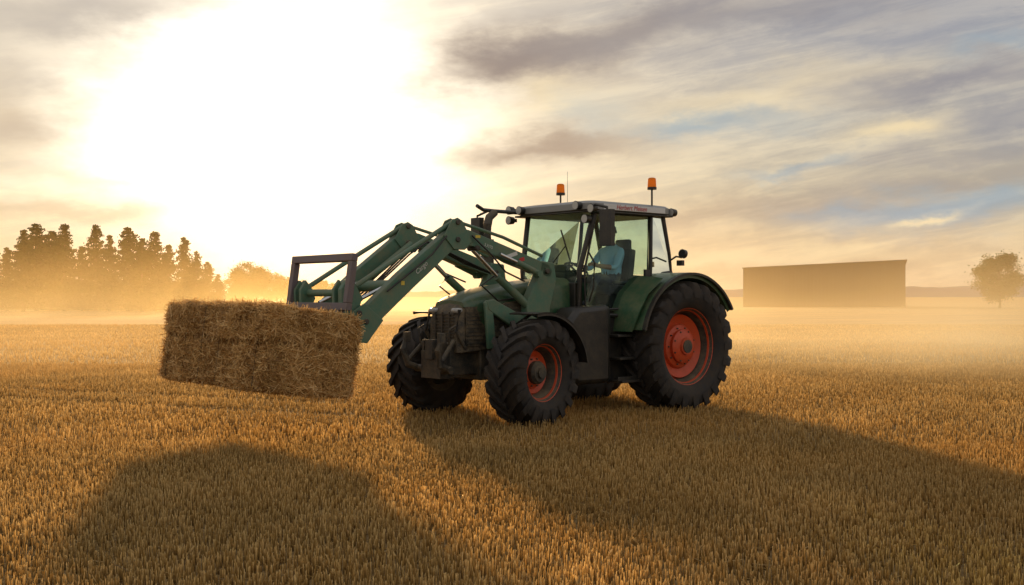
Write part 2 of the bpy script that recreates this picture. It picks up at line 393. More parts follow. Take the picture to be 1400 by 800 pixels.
for xx in (.82,1.24): b.poly([(xx-.02,.44),(xx+.02,.44),(xx+.02,1.4),(xx-.02,1.4)],.76,.80)
b.box((1.03,.97,.50),(.44,.02,.09)); b.box((1.03,.72,.95),(.42,.03,.95))
b.obj('step',mBlack,trac,bevel=.006)
# hood
def ring(x,hw,zb,zt,r=.16,n=6):
    pts=[(x,-hw,zb),(x,-hw*1.02,(zb+zt)/2-.05)]
    for i in range(n+1):
        a=math.pi-(math.pi/2)*i/n; pts.append((x,-hw+r+r*math.cos(a),zt-r*.8-.02+r*.8*math.sin(a)))
    pts.append((x,0,zt))
    pts+= [(p[0],-p[1],p[2]) for p in pts[::-1][1:]]
    return pts
b=MB(); b.loft([ring(1.66,.44,1.15,1.96),ring(2.3,.43,1.15,1.90),ring(2.9,.39,1.12,1.81),ring(3.18,.365,1.30,1.75),ring(3.38,.345,1.48,1.69,.15),ring(3.48,.31,1.54,1.63,.09)])
b.obj('hood',mGreen,trac,smooth=50)
b=MB()
b.loft([ring(3.10,.355,.98,1.67),ring(3.42,.34,.95,1.63),ring(3.52,.32,.94,1.56),ring(3.58,.285,.94,1.45,.12)])
for i in range(12): b.box((3.587,0,.98+i*.042),(.02,.47,.013),1)
for yy in (-.15,0,.15): b.box((3.595,yy,1.22),(.02,.014,.50),1)
for s_ in (1,-1):
    b.tube([(3.48,s_*.34,1.0),(3.62,s_*.33,1.22),(3.56,s_*.32,1.50)],.024,8,1)
    b.box((3.34,s_*.35,1.28),(.28,.02,.52)) 
    for i in range(9): b.box((3.34,s_*.364,1.06+i*.05),(.25,.012,.014),1)
    b.poly([(2.05,1.18),(3.10,1.14),(3.12,1.50),(2.85,1.60),(2.1,1.66)],s_*.425,s_*.447)
    for i in range(8): b.box((2.6,s_*.45,1.22+i*.05),(.98,.012,.016),1)
b.obj('grille',[mNose,mDark],trac)
for s_ in (1,-1):
    b=MB(); b.box((3.54,s_*.24,1.49),(.12,.14,.07)); b.obj('headlight',mLamp,trac,bevel=.03)
# front linkage (folded up tight to the nose)
b=MB(); b.box((3.68,0,.78),(.22,.42,.36)); b.cyl((3.74,-.38,.72),(3.74,.38,.72),.05,n=12); b.box((3.76,0,.98),(.12,.16,.26))
for s_ in (1,-1):
    b.tube([(3.74,s_*.33,.72),(3.90,s_*.36,.78),(3.96,s_*.38,.98),(3.90,s_*.38,1.16)],[.045,.05,.045,.035],8)
    b.box((3.90,s_*.38,1.14),(.09,.06,.13)); b.cyl((3.64,s_*.30,1.10),(3.88,s_*.36,.84),.03,n=10)
    b.box((3.73,s_*.2,.88),(.08,.04,.44)); b.tube([(3.63,s_*.34,1.3),(3.74,s_*.34,1.25),(3.72,s_*.3,1.0)],.014,6)
b.obj('front_linkage',mDark,trac,bevel=.01)
# front fenders
for s_ in (1,-1):
    b=MB(); y0,y1=(.72,1.27) if s_>0 else (-1.44,-.89)
    b.arc(2.88,.69,.765,.018,172,78,y0,y1,24); b.arc(2.88,.69,.74,.045,172,78,(y1-.02 if s_>0 else y0),(y1 if s_>0 else y0+.02),24)
    b.tube([(2.88,s_*.6,1.0),(2.84,s_*.62,1.3),(2.8,s_*.90,1.455)],.022,8)
    b.obj('front_fender',mBlack,trac)
# rear fenders
for s_ in (1,-1):
    b=MB(); A=lambda a_,c_:(min(s_*a_,s_*c_),max(s_*a_,s_*c_))
    b.arc(0,.945,1.06,.022,14,150,*A(.62,1.24),36)
    b.arc(0,.945,1.00,.075,14,150,*A(1.225,1.245),36)
    b.arc(0,.945,1.045,.035,14,150,*A(1.24,1.30),36,1)
    pts=[(1.06*math.cos(math.radians(a)),.945+1.06*math.sin(math.radians(a))) for a in range(14,151,8)]
    b.poly(pts+[(-.5,1.1),(.6,1.1)],*A(.62,.64))
    b.loft([[(1.07,s_*.64,1.20),(1.07,s_*1.10,1.20),(1.10,s_*1.10,1.18),(1.10,s_*.64,1.18)],
            [(1.00,s_*.64,1.50),(1.00,s_*1.18,1.48),(1.04,s_*1.18,1.46),(1.04,s_*.64,1.48)],
            [(.86,s_*.64,1.76),(.86,s_*1.20,1.72),(.90,s_*1.20,1.69),(.90,s_*.64,1.73)],
            [(.58,s_*.64,1.99),(.58,s_*1.22,1.94),(.62,s_*1.22,1.90),(.62,s_*.64,1.95)]])
    b.obj('rear_fender',[mGreen,mBlack],trac)
# ---- cab
b=MB()
for s_ in (1,-1):
    b.tube([(1.64,s_*.60,1.45),(1.64,s_*.60,2.05),(1.44,s_*.70,2.88)],.042,8); b.tube([(.34,s_*.74,1.5),(.32,s_*.75,2.2),(.28,s_*.72,2.88)],.032,8)
    b.tube([(-.22,s_*.68,1.75),(-.14,s_*.70,2.3),(.0,s_*.70,2.88)],.04,8)
    b.tube([(1.62,s_*.72,1.42),(.95,s_*.77,1.40),(.55,s_*.77,1.75),(.0,s_*.74,2.02),(-.2,s_*.70,2.04)],.03,8)
    b.box((.7,s_*.70,2.88),(1.5,.06,.05))
b.box((.75,0,1.42),(1.85,1.38,.10)); b.box((1.62,0,1.62),(.12,1.1,.5)); b.box((-.18,0,1.72),(.12,1.3,.55)); b.box((-.02,0,2.88),(.06,1.35,.05)); b.box((1.44,0,2.88),(.06,1.35,.05))
cab=b.obj('cab',mBlack,trac,bevel=.008)
b=MB(); rg=[]
for (z_,k) in ((2.885,.0),(2.90,.03),(2.985,.03),(3.015,-.01),(3.035,-.12)):
    x0,x1,yy=-.10-k,1.60+k,.78+k; q=[];r=.16
    for (cx,cy,a0) in ((x1-r,yy-r,0),(x0+r,yy-r,90),(x0+r,-yy+r,180),(x1-r,-yy+r,270)):
        for i in range(5):
            a=math.radians(a0+90*i/4); q.append((cx+r*math.cos(a),cy+r*math.sin(a),z_))
    rg.append(q)
b.loft(rg); b.obj('roof',mRoof,cab,smooth=30)
b=MB(); b.box((.72,.814,2.942),(1.30,.012,.082)); b.obj('roof_side_strip',mStrip,cab,bevel=.003)
b=MB(); b.box((.75,0,2.87),(1.74,1.62,.028)); b.obj('roof_gutter',mBlack,cab,bevel=.01)
def pane(name,pts):
    q=MB(); q.add(pts,[list(range(len(pts)))]); return q.obj(name,mGlass,cab,smooth=0)
pane('windscreen',[(1.66,.56,1.86),(1.66,-.56,1.86),(1.655,-.57,2.05),(1.46,-.66,2.86),(1.46,.66,2.86),(1.655,.57,2.05)])
pane('rear_window',[(-.22,.63,2.02),(-.22,-.63,2.02),(-.14,-.66,2.3),(-.0,-.66,2.86),(-.0,.66,2.86),(-.14,.66,2.3)])
for s_ in (1,-1):
    pane('side_window',[(.30,s_*.745,1.94),(-.16,s_*.715,2.06),(-.12,s_*.715,2.3),(.0,s_*.705,2.86),(.25,s_*.725,2.86)])
    pane('door' if s_>0 else 'side_window',[(1.60,s_*.665,1.50),(1.0,s_*.755,1.50),(.60,s_*.765,1.80),(.38,s_*.75,1.92),(.33,s_*.735,2.86),(1.42,s_*.705,2.86),(1.60,s_*.65,2.05)])
b=MB(); b.tube([(1.60,.68,1.48),(1.60,.665,2.05),(1.42,.715,2.85),(.36,.745,2.85),(.40,.76,1.95),(.62,.775,1.82),(1.0,.765,1.5),(1.58,.68,1.48)],.017,6)
b.box((.44,.785,2.0),(.10,.04,.14)); b.tube([(1.55,.70,1.6),(1.52,.76,1.8),(1.50,.76,2.15),(1.55,.69,2.3)],.014,6)
b.obj('door_frame',mBlack,cab)
b=MB(); b.box((.42,0,1.78),(.48,.5,.14)); b.box((.17,0,2.10),(.13,.48,.60),0,Matrix.Rotation(math.radians(-8),3,'Y')); b.box((.10,0,2.46),(.1,.28,.18)); b.box((.42,0,1.6),(.3,.3,.3)); b.box((.5,-.33,1.95),(.4,.1,.1)); b.box((.5,.32,1.88),(.34,.07,.06))
b.obj('seat',mInt,cab,bevel=.04)
b=MB(); cx,cz=1.12,2.06
rt=Matrix.Rotation(math.radians(-35),3,'Y')
pts=[Vector((cx,0,cz))+rt@Vector((.19*math.cos(a),.19*math.sin(a),0)) for a in [2*math.pi*i/24 for i in range(25)]]
b.tube(pts,.016,8); b.cyl((1.36,0,1.5),(1.13,0,2.05),.04,n=10); b.box((1.13,0,2.05),(.34,.03,.02),0,rt); b.box((1.13,0,2.05),(.03,.34,.02),0,rt)
b.obj('steering_wheel',mInt,cab)
b=MB(); b.box((1.48,0,1.85),(.2,.5,.36)); b.box((1.42,.0,2.08),(.1,.3,.12)); b.obj('dashboard',mInt,cab,bevel=.02)
for s_,mx,my,z0,z1 in ((1,1.60,1.10,2.37,2.87),(-1,2.02,-1.2,2.55,2.86)):
    b=MB(); b.box((mx,my,(z0+z1)/2),(.09,.21,z1-z0)); b.tube([(1.55,s_*.74,2.92),(mx+.02,s_*.9,2.95),(mx,my-.0,z1+.03),(mx,my,z1-.02)],.02,8)
    b.obj('mirror',mBlack,cab,bevel=.03)
b=MB(); b.tube([(-.1,.74,2.2),(-.08,.9,2.27),(-.05,1.03,2.25)],.014,6); b.cyl((-.09,1.05,2.3),(-.03,1.05,2.31),.065,n=16); b.box((-.06,1.0,2.17),(.06,.1,.08)); b.obj('rear_lamp',mBlack,cab)
for (x_,y_,z_) in ((1.66,.60,2.95),(1.66,-.60,2.95),(1.62,-.88,2.97),(1.62,-.88,2.82),(1.60,.84,2.90),(-.16,.78,2.93),(-.18,-.72,2.93),(1.60,.72,2.76)):
    b=MB(); b.cyl((x_-.03,y_,z_),(x_+.06,y_,z_),.055,.065,n=16); b.cyl((x_+.06,y_,z_),(x_+.068,y_,z_),.056,n=16,m=1); b.box((x_-.05,y_*.97,z_+.0),(.05,.04,.05)); b.obj('work_light',[mBlack,mLamp],cab)
for (x_,y_) in ((.30,.76),(.71,-.76)):
    b=MB(); b.cyl((x_,y_,3.0),(x_,y_,3.27),.014,n=8); b.cyl((x_,y_,3.25),(x_,y_,3.285),.07,n=16)
    b.cyl((x_,y_,3.285),(x_,y_,3.41),.066,.058,n=20,m=1); b.cyl((x_,y_,3.41),(x_,y_,3.425),.058,.04,n=20,m=1)
    b.obj('beacon_light',[mBlack,mAmber],cab)
b=MB(); b.cyl((.6,-.72,3.0),(.6,-.72,3.62),.004,.0025,n=6); b.obj('antenna',mBlack,cab)
b=MB(); b.tube([(1.70,-.1,1.95),(1.62,.3,2.4)],.008,5); b.box((1.60,.28,2.4),(.012,.02,.5),0,Matrix.Rotation(.4,3,'X')); b.obj('wiper',mBlack,cab)
b=MB(); b.tube([(2.32,-.60,1.3),(2.32,-.60,2.5)],.095,14); b.tube([(2.32,-.60,2.45),(2.32,-.60,2.72),(2.28,-.61,2.82),(2.15,-.64,2.90)],[.065,.065,.06,.055],12)
b.obj('exhaust',mDark,trac)
b=MB(); b.tube([(2.5,-.62,2.98),(2.35,-.66,2.93),(2.1,-.72,2.93),(1.62,-.74,2.93)],.028,8); b.obj('mirror_arm',mBlack,cab)
# ---- loader
b=MB()
for s_ in (1,-1):
    y0,y1=sorted((s_*.46,s_*.60))
    b.poly([(2.15,1.2),(2.60,1.15),(2.62,1.6),(2.42,1.95),(2.36,2.16),(2.12,2.14),(2.08,1.9),(2.2,1.5)],y0,y1)
    b.poly([(2.2,.8),(2.55,.8),(2.6,1.2),(2.15,1.25)],*sorted((s_*.30,s_*.52)))
    b.poly([(2.58,1.2),(2.75,1.22),(3.25,1.50),(3.28,1.62),(3.15,1.64),(2.6,1.40)],*sorted((s_*.48,s_*.54)))
    b.poly([(3.10,1.0),(3.24,.98),(3.30,1.60),(3.18,1.64)],*sorted((s_*.48,s_*.535)))
b.box((2.38,0,.95),(.2,.8,.16))
loader=b.obj('front_loader',mLoad,trac,bevel=.015)
b=MB(); b.cyl((4.62,-.52,1.81),(4.62,.52,1.81),.072,n=18); b.obj('cross_tube',mLoad,loader)
for s_ in (1,-1):
    yc=s_*.54; b=MB()
    b.poly([(2.2,1.93),(2.16,2.02),(2.22,2.11),(2.95,2.33),(3.62,2.53),(3.82,2.56),(3.98,2.49),(4.7,1.96),(5.28,1.48),(5.32,1.33),(5.18,1.26),(5.03,1.35),(4.5,1.78),(3.85,2.29),(3.72,2.33),(3.55,2.32),(2.9,2.12)],yc-.06,yc+.06)
    for e_ in (-.07,.07):
        b.poly([(3.58,2.38),(3.74,2.64),(3.82,2.68),(3.92,2.64),(4.04,2.44),(3.88,2.27),(3.70,2.27)],yc+e_-.008,yc+e_+.008)
        b.poly([(4.95,1.39),(5.22,1.60),(5.42,1.48),(5.40,1.14),(5.18,1.12)],yc+e_-.008,yc+e_+.008)
    for (px_,pz_) in ((3.82,2.62),(3.82,2.40),(2.27,2.02),(5.2,1.38),(5.3,1.48),(3.5,2.30)): b.cyl((px_,yc-.10,pz_),(px_,yc+.10,pz_),.035,n=12,m=1)
    b.obj('loader_arm',[mLoad,mDark],loader,bevel=.008)
    b=MB(); b.tube([(3.82,yc,2.64),(4.5,yc,2.26),(5.30,yc,1.80)],.030,10); b.poly([(5.22,1.66),(5.36,1.88),(5.46,1.78),(5.44,1.38),(5.34,1.34)],yc-.03,yc+.03); b.obj('linkage_rod',mLoad,loader)
    b=MB(); b.tube([(3.80,yc,2.64),(3.0,yc,2.46),(2.30,yc,2.23)],.022,10); b.obj('linkage_rod',mLoad,loader)
    b=MB(); b.cyl((2.50,yc,1.50),(3.10,yc,1.94),.056,n=14); b.cyl((3.10,yc,1.94),(3.52,yc,2.28),.028,n=12,m=1)
    b.obj('lift_ram',[mLoad,mChrome],loader)
    y3=yc-s_*.15
    b=MB(); b.cyl((3.82,y3,2.38),(4.45,y3,1.94),.046,n=14); b.cyl((4.45,y3,1.94),(5.24,y3,1.60),.023,n=12,m=1); b.obj('tilt_ram',[mLoad,mChrome],loader)
    y4=yc+s_*.11
    b=MB(); b.cyl((2.45,y4,1.98),(2.85,y4,2.13),.042,n=12); b.cyl((2.85,y4,2.13),(3.15,y4,2.23),.026,n=12,m=1); b.cyl((2.47,y4-.05,1.98),(2.47,y4+.05,1.98),.05,n=10); b.obj('damper',[mLoad,mChrome],loader)
    b=MB(); 
    for k in range(3): b.tube([(2.4,s_*(.42-.02*k),2.0),(2.9,s_*(.43-.02*k),2.14+.02*k),(3.55,s_*(.43-.02*k),2.42),(3.85,s_*(.43-.02*k),2.30-.03*k),(4.4,s_*(.43-.02*k),1.84-.02*k),(4.7,s_*.38,1.66-.05*k),(5.1,s_*.36,1.54)],.012,6)
    b.tube([(3.6,s_*.63,2.46),(3.3,s_*.66,2.22),(3.05,s_*.65,2.0),(2.7,s_*.63,1.88)],.012,6)
    b.tube([(4.0,s_*.62,2.44),(4.25,s_*.65,2.20),(4.5,s_*.64,2.02),(4.9,s_*.62,1.74)],.011,6)
    b.tube([(3.1,s_*.50,1.96),(3.3,s_*.46,1.82),(3.0,s_*.44,1.62),(2.6,s_*.47,1.66)],.013,6)
    b.obj('hydraulic_hose',mBlack,loader)
b=MB(); b.cyl((5.40,-.58,1.72),(5.40,.58,1.72),.045,n=14); b.box((5.42,0,1.22),(.08,1.16,.10))
for s_ in (1,-1):
    for q0,q1 in ((.50,.58),(.36,.41)): b.poly([(5.34,1.08),(5.50,1.08),(5.52,1.76),(5.44,1.88),(5.34,1.76)],*sorted((s_*q0,s_*q1)))
b.obj('loader_carrier',mLoad,loader,bevel=.01)
BP=math.radians(-8)
b=MB()
def bar(a_,c_,w=.09,dpt=.08,m=0):
    a_=Vector(a_); c_=Vector(c_); mid=(a_+c_)/2; ds=c_-a_; sz=[max(abs(ds.x),dpt),max(abs(ds.y),w),max(abs(ds.z),w)]
    b.box(mid,sz,m)
bar((0,-.70,1.02),(0,.70,1.02)); bar((0,-.70,.44),(0,.70,.44)); bar((0,-.655,.485),(0,-.655,.975)); bar((0,.655,.485),(0,.655,.975))
bar((0,-.75,-.35),(0,.75,-.35),.12); bar((0,-.5,-.29),(0,-.5,.395),.08); bar((0,.5,-.29),(0,.5,.395),.08)
for yy in (-.55,-.2,.2,.55): b.loft([[(0.04,yy-.03,-.44),(.04,yy+.03,-.44),(.04,yy+.03,-.38),(.04,yy-.03,-.38)],[(1.1,yy-.012,-.43),(1.1,yy+.012,-.43),(1.1,yy+.012,-.41),(1.1,yy-.012,-.41)]])
ff=b.obj('fork_frame',mFrame,loader,bevel=.008,loc=(5.60,.08,1.12)); ff.rotation_euler=(0,BP,0)
def text(s_,size,M4,mat,parent,name,shear=.25):
    cu=bpy.data.curves.new(name,'FONT'); cu.body=s_; cu.size=size; cu.extrude=.001; cu.shear=shear; cu.align_x='CENTER'; cu.align_y='CENTER'
    to=bpy.data.objects.new(name,cu); col.objects.link(to); bpy.context.view_layer.update()
    me=bpy.data.meshes.new_from_object(to); bpy.data.objects.remove(to); me.transform(M4); me.materials.append(mat)
    o_=bpy.data.objects.new(name,me); col.objects.link(o_); o_.parent=parent; return o_
def side_mat(x,y,z,ang=0):
    a=math.radians(ang); X=Vector((-math.cos(a),0,math.sin(a))); N=Vector((0,1,0)); U=N.cross(X)
    return Matrix(((X.x,U.x,N.x,x),(X.y,U.y,N.y,y),(X.z,U.z,N.z,z),(0,0,0,1)))
text('Herbert Meisen',.10,side_mat(.80,.823,2.943),mRed,cab,'lettering')
text('Cargo',.085,side_mat(4.38,.603,2.03,38),mWhite,loader,'lettering')
text('3.X/75',.055,side_mat(3.30,.603,2.33,-16),mWhite,loader,'lettering',0)
for (x_,z_,w_,h_,mm,an) in ((4.66,1.84,.05,.05,mYel,0),(3.48,2.45,.08,.035,mYel,0),(2.90,2.225,.20,.05,mWhite,17),(2.72,2.17,.09,.05,mRed,17)):
    b=MB(); b.box((x_,.603,z_),(w_,.004,h_),0,Matrix.Rotation(math.radians(an),3,'Y')); b.obj('sticker',mm,loader)
# ------------------------------------------------------------------ bale
bw=l2w(6.27,-.06)
bale=empty('hay_bale','large rectangular golden straw bale held up on the loader forks','bale',(bw[0],bw[1],1.07),0)
bale.rotation_euler=(Matrix.Rotation(math.pi+TH,3,'Z')@Matrix.Rotation(BP,3,'Y')).to_euler()
BX,BY,BZ=1.20,2.60,.95
m,n,o=newmat('bale_body'); bb=n.nodes.new('ShaderNodeBsdfPrincipled'); co=objco(); x,y,z=SEP(co)
h1=NZ(XYZ(x*3,y*1.3,z*14),6,6,.7); h2=NZ(co,22,4,.7); h3=NZ(co,2.5,3,.5)
cc=MIX(SS(h1*.6+h2*.4,.33,.66),(.13,.065,.02),(.54,.32,.11)); cc=MIX(SS(h3,.4,.7)*.35,cc,(.26,.13,.045))
n.links.new(cc.v,bb.inputs['Base Color']); bb.inputs['Roughness'].default_value=.9
bp=n.nodes.new('ShaderNodeBump'); bp.inputs['Distance'].default_value=.03; q=h1*.5+h2*.5; n.links.new(q.v,bp.inputs['Height']); n.links.new(bp.outputs[0],bb.inputs['Normal']); n.links.new(bb.outputs[0],o.inputs[0]); mBale=m
def flakes(c):
    a=0
    for z0,dp,wd_ in ((.04,.10,.028),(-.20,.03,.018),(.27,.03,.018),(-.33,.02,.018),(.16,.015,.018)):
        z=c.z-z0+.05*mn.noise(Vector((c.y*2.2,c.x*2.2,3+z0*9)))
        a-=dp*math.exp(-(z/wd_)**2)*(.6+.8*abs(mn.noise(Vector((c.y*2,c.x*2,z0*5)))))
    a+=mn.noise(c*3.0)*.045+mn.noise(c*13)*.018+mn.noise(Vector((c.x*4,c.y*4,c.z*26)))*.02
    return a
bm=bmesh.new(); bmesh.ops.create_cube(bm,size=1); bmesh.ops.scale(bm,vec=(BX-.06,BY-.06,BZ-.06),verts=bm.verts)
bmesh.ops.subdivide_edges(bm,edges=bm.edges[:],cuts=70,use_grid_fill=True)
for v in bm.verts:
    c=v.co.copy()
    r=.09; inner=Vector((max(-BX/2+r,min(BX/2-r,c.x)),max(-BY/2+r,min(BY/2-r,c.y)),max(-BZ/2+r,min(BZ/2-r,c.z)))); dd=c-inner
    if dd.length>r*.75: c=inner+dd.normalized()*r*.75
    dirn=dd.normalized() if dd.length>0 else Vector((0,0,0))
    v.co=c+dirn*flakes(c)
me=bpy.data.meshes.new('bale_body'); bm.to_mesh(me); bm.free(); me.polygons.foreach_set('use_smooth',[True]*len(me.polygons)); me.materials.append(mBale)
o_=bpy.data.objects.new('bale_body',me); col.objects.link(o_); o_.parent=bale
n=40000; face=rng.choice(6,n,p=[.28,.13,.18,.10,.20,.11]); u=rng.uniform(-.5,.5,n); v=rng.uniform(-.5,.5,n)
P_=np.zeros((n,3)); N_=np.zeros((n,3))
for f,(ax,sg) in enumerate(((0,1),(0,-1),(1,1),(1,-1),(2,1),(2,-1))):
    k=face==f; dims=[BX,BY,BZ]; o1,o2=[i for i in range(3) if i!=ax]
    P_[k,ax]=sg*(dims[ax]/2-.025); P_[k,o1]=u[k]*(dims[o1]-.05); P_[k,o2]=v[k]*(dims[o2]-.05); N_[k,ax]=sg
# pull straws in around the rounded edges
HB=np.array([BX,BY,BZ])/2; inn=np.clip(P_,-(HB-.12),HB-.12); dv=P_-inn; dl=np.linalg.norm(dv,axis=1); far_=dl>.105
P_[far_]=inn[far_]+dv[far_]/dl[far_][:,None]*.105
fl=np.array([flakes(Vector(p)) for p in P_]); P_+=N_*fl[:,None]
D_=rng.normal(size=(n,3)); wild=rng.uniform(0,1,n)<.08
D_-=N_*(D_*N_).sum(1)[:,None]*np.where(wild,.1,.92)[:,None]
kk=(face<2)&~wild; D_[kk,2]*=.30
kk=(face>1)&(face<4)&~wild; D_[kk,2]*=.7
D_/=np.linalg.norm(D_,axis=1)[:,None]; P_+=N_*rng.normal(.004,.009,n)[:,None]
Ls=np.where(wild,rng.uniform(.07,.20,n),rng.uniform(.05,.22,n))
for ax,dm in enumerate((BX,BY,BZ)):
    over=(np.abs(P_[:,ax])+np.abs(D_[:,ax])*Ls/2)>dm/2+.05
    Ls=np.where(over&~wild,Ls*.5,Ls)
V_=strands(P_,D_,Ls,rng.uniform(.004,.009,n))
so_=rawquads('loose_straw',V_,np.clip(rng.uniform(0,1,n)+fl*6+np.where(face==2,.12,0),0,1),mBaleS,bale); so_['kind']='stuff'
mTw=paint('twine_dark',(.12,.09,.05),.8,dust=.1)
for yy in np.linspace(-BY/2+.2,BY/2-.2,6):
    b=MB(); zz=BZ/2-.012; xx=BX/2-.014
    b.tube([(-xx+.05,yy,zz),(xx-.05,yy,zz),(xx,yy,zz-.05),(xx,yy,-zz+.05),(xx-.05,yy,-zz),(-xx+.05,yy,-zz),(-xx,yy,-zz+.05),(-xx,yy,zz-.05),(-xx+.05,yy,zz)],.004,5)
    b.obj('twine',mTw,bale)
# ------------------------------------------------------------------ driver
def person():
    V=[];Eg=[];Rd=[]
    def a(p,r,par=None):
        V.append(p);Rd.append(r)
        if par is not None: Eg.append((par,len(V)-1))
        return len(V)-1
    pel=a((.40,0,1.93),.15); sp=a((.36,0,2.12),.145,pel); ch=a((.36,0,2.32),.16,sp); nk=a((.38,0,2.46),.065,ch); hd0=a((.40,0,2.53),.07,nk); hd=a((.40,0,2.62),.098,hd0); ht=a((.39,0,2.70),.07,hd)
    for s_ in (1,-1):
        sh=a((.37,s_*.19,2.36),.07,ch); el_=a((.56,s_*.27,2.10),.048,sh); wr=a((.86,s_*.20,2.13),.032,el_); hn=a((.94,s_*.18,2.15),.036,wr)
        for i,(dy,ln) in enumerate(((-.03,.07),(-.01,.085),(.01,.08),(.03,.065))):
            k=a((.97,s_*.18+dy,2.17),.010,hn); k2=a((.97+ln*.6,s_*.18+dy,2.16),.009,k); a((.97+ln*.7,s_*.18+dy,2.12),.008,k2)
        k=a((.93,s_*.13,2.15),.012,hn); a((.97,s_*.11,2.13),.010,k)
        hp=a((.44,s_*.10,1.90),.10,pel); kn=a((.86,s_*.17,1.96),.065,hp); an=a((1.04,s_*.17,1.60),.045,kn); a((1.16,s_*.17,1.56),.04,an)
    me=bpy.data.meshes.new('person'); me.from_pydata(V,Eg,[]); o=bpy.data.objects.new('person',me); col.objects.link(o)
    sk=o.modifiers.new('s','SKIN'); me.skin_vertices[0].data[0].use_root=True
    for i,r in enumerate(Rd): me.skin_vertices[0].data[i].radius=(r,r)
    sb=o.modifiers.new('u','SUBSURF'); sb.levels=2; sb.render_levels=2
    bpy.context.view_layer.update(); dg=bpy.context.evaluated_depsgraph_get(); m2=bpy.data.meshes.new_from_object(o.evaluated_get(dg)); bpy.data.objects.remove(o)
    o=bpy.data.objects.new('person',m2); col.objects.link(o)
    m2.materials.clear()
    for mm in (paint('blue_shirt',(.36,.64,.84),.8,dust=.03),paint('skin',(.42,.22,.15),.5,dust=.05),paint('work_trousers',(.04,.05,.08),.8,dust=.1)): m2.materials.append(mm)
    for p in m2.polygons:
        c=p.center; k=0
        if c.z>2.47 or (c.x>.66 and c.z>2.04): k=1
        elif c.z<2.02 : k=2
        p.material_index=k; p.use_smooth=True
    return o
per=person(); w_=l2w(0,0); per.location=(w_[0],w_[1],0); per.rotation_euler=(0,0,math.pi+TH)
per['label']='driver in light blue shirt seated at the tractor steering wheel'; per['category']='person'
b=MB(); b.lathe([(0.001,.12),(.05,.11),(.09,.07),(.108,.0),(.108,-.02)],20)
cap=MB()
for v_ in b.v: cap.v.append((v_[0]+.40,v_[2],v_[1]+2.66))
cap.f=b.f; cap.m=b.m; cap.box((.53,0,2.655),(.13,.14,.012)); cap.obj('cap',mBlack,per)
# ------------------------------------------------------------------ barn
def PX(px,D): return (px-700)/F*D
def PZ(py,D): return CH-(py-HZ)/F*D
m,n,o=newmat('barn_cladding'); bb=n.nodes.new('ShaderNodeBsdfPrincipled'); co=objco(); x,y,z=SEP(co)
q=NZ(XYZ(x*.5,y*.5,z*.2),1.5,5,.6); cc=MIX(q,(.040,.036,.032),(.068,.060,.050)); n.links.new(cc.v,bb.inputs['Base Color']); bb.inputs['Roughness'].default_value=.85
wv=M('SINE',x*30.); bp=n.nodes.new('ShaderNodeBump'); bp.inputs['Strength'].default_value=.2; bp.inputs['Distance'].default_value=.02; n.links.new(wv.v,bp.inputs['Height']); n.links.new(bp.outputs[0],bb.inputs['Normal']); n.links.new(bb.outputs[0],o.inputs[0]); mBarn=m
DB=166; xl,xr=PX(1016,DB),PX(1238,DB); zl,zr=PZ(367,DB),PZ(356,DB); dep=14
barn=empty('barn','long grey brown mono-pitch barn standing alone in the field','barn',(xl,DB,0))
wd=xr-xl; b=MB(); b.loft([[(0,0,0),(wd,0,0),(wd,0,zr),(0,0,zl)],[(4,dep,0),(wd+5,dep,0),(wd+5,dep,zr-.4),(4,dep,zl-.4)]]); b.obj('wall',mBarn,barn,smooth=0)
b=MB(); b.loft([[(-.2,-.2,zl+.0),(wd+.2,-.2,zr+.0),(wd+.2,-.2,zr+.12),(-.2,-.2,zl+.12)],[(3.8,dep+.3,zl-.38),(wd+5.2,dep+.3,zr-.38),(wd+5.2,dep+.3,zr-.26),(3.8,dep+.3,zl-.26)]]); b.obj('roof',paint('barn_roof',(.07,.06,.055),.7,dust=.2,sc=.5),barn,smooth=0)
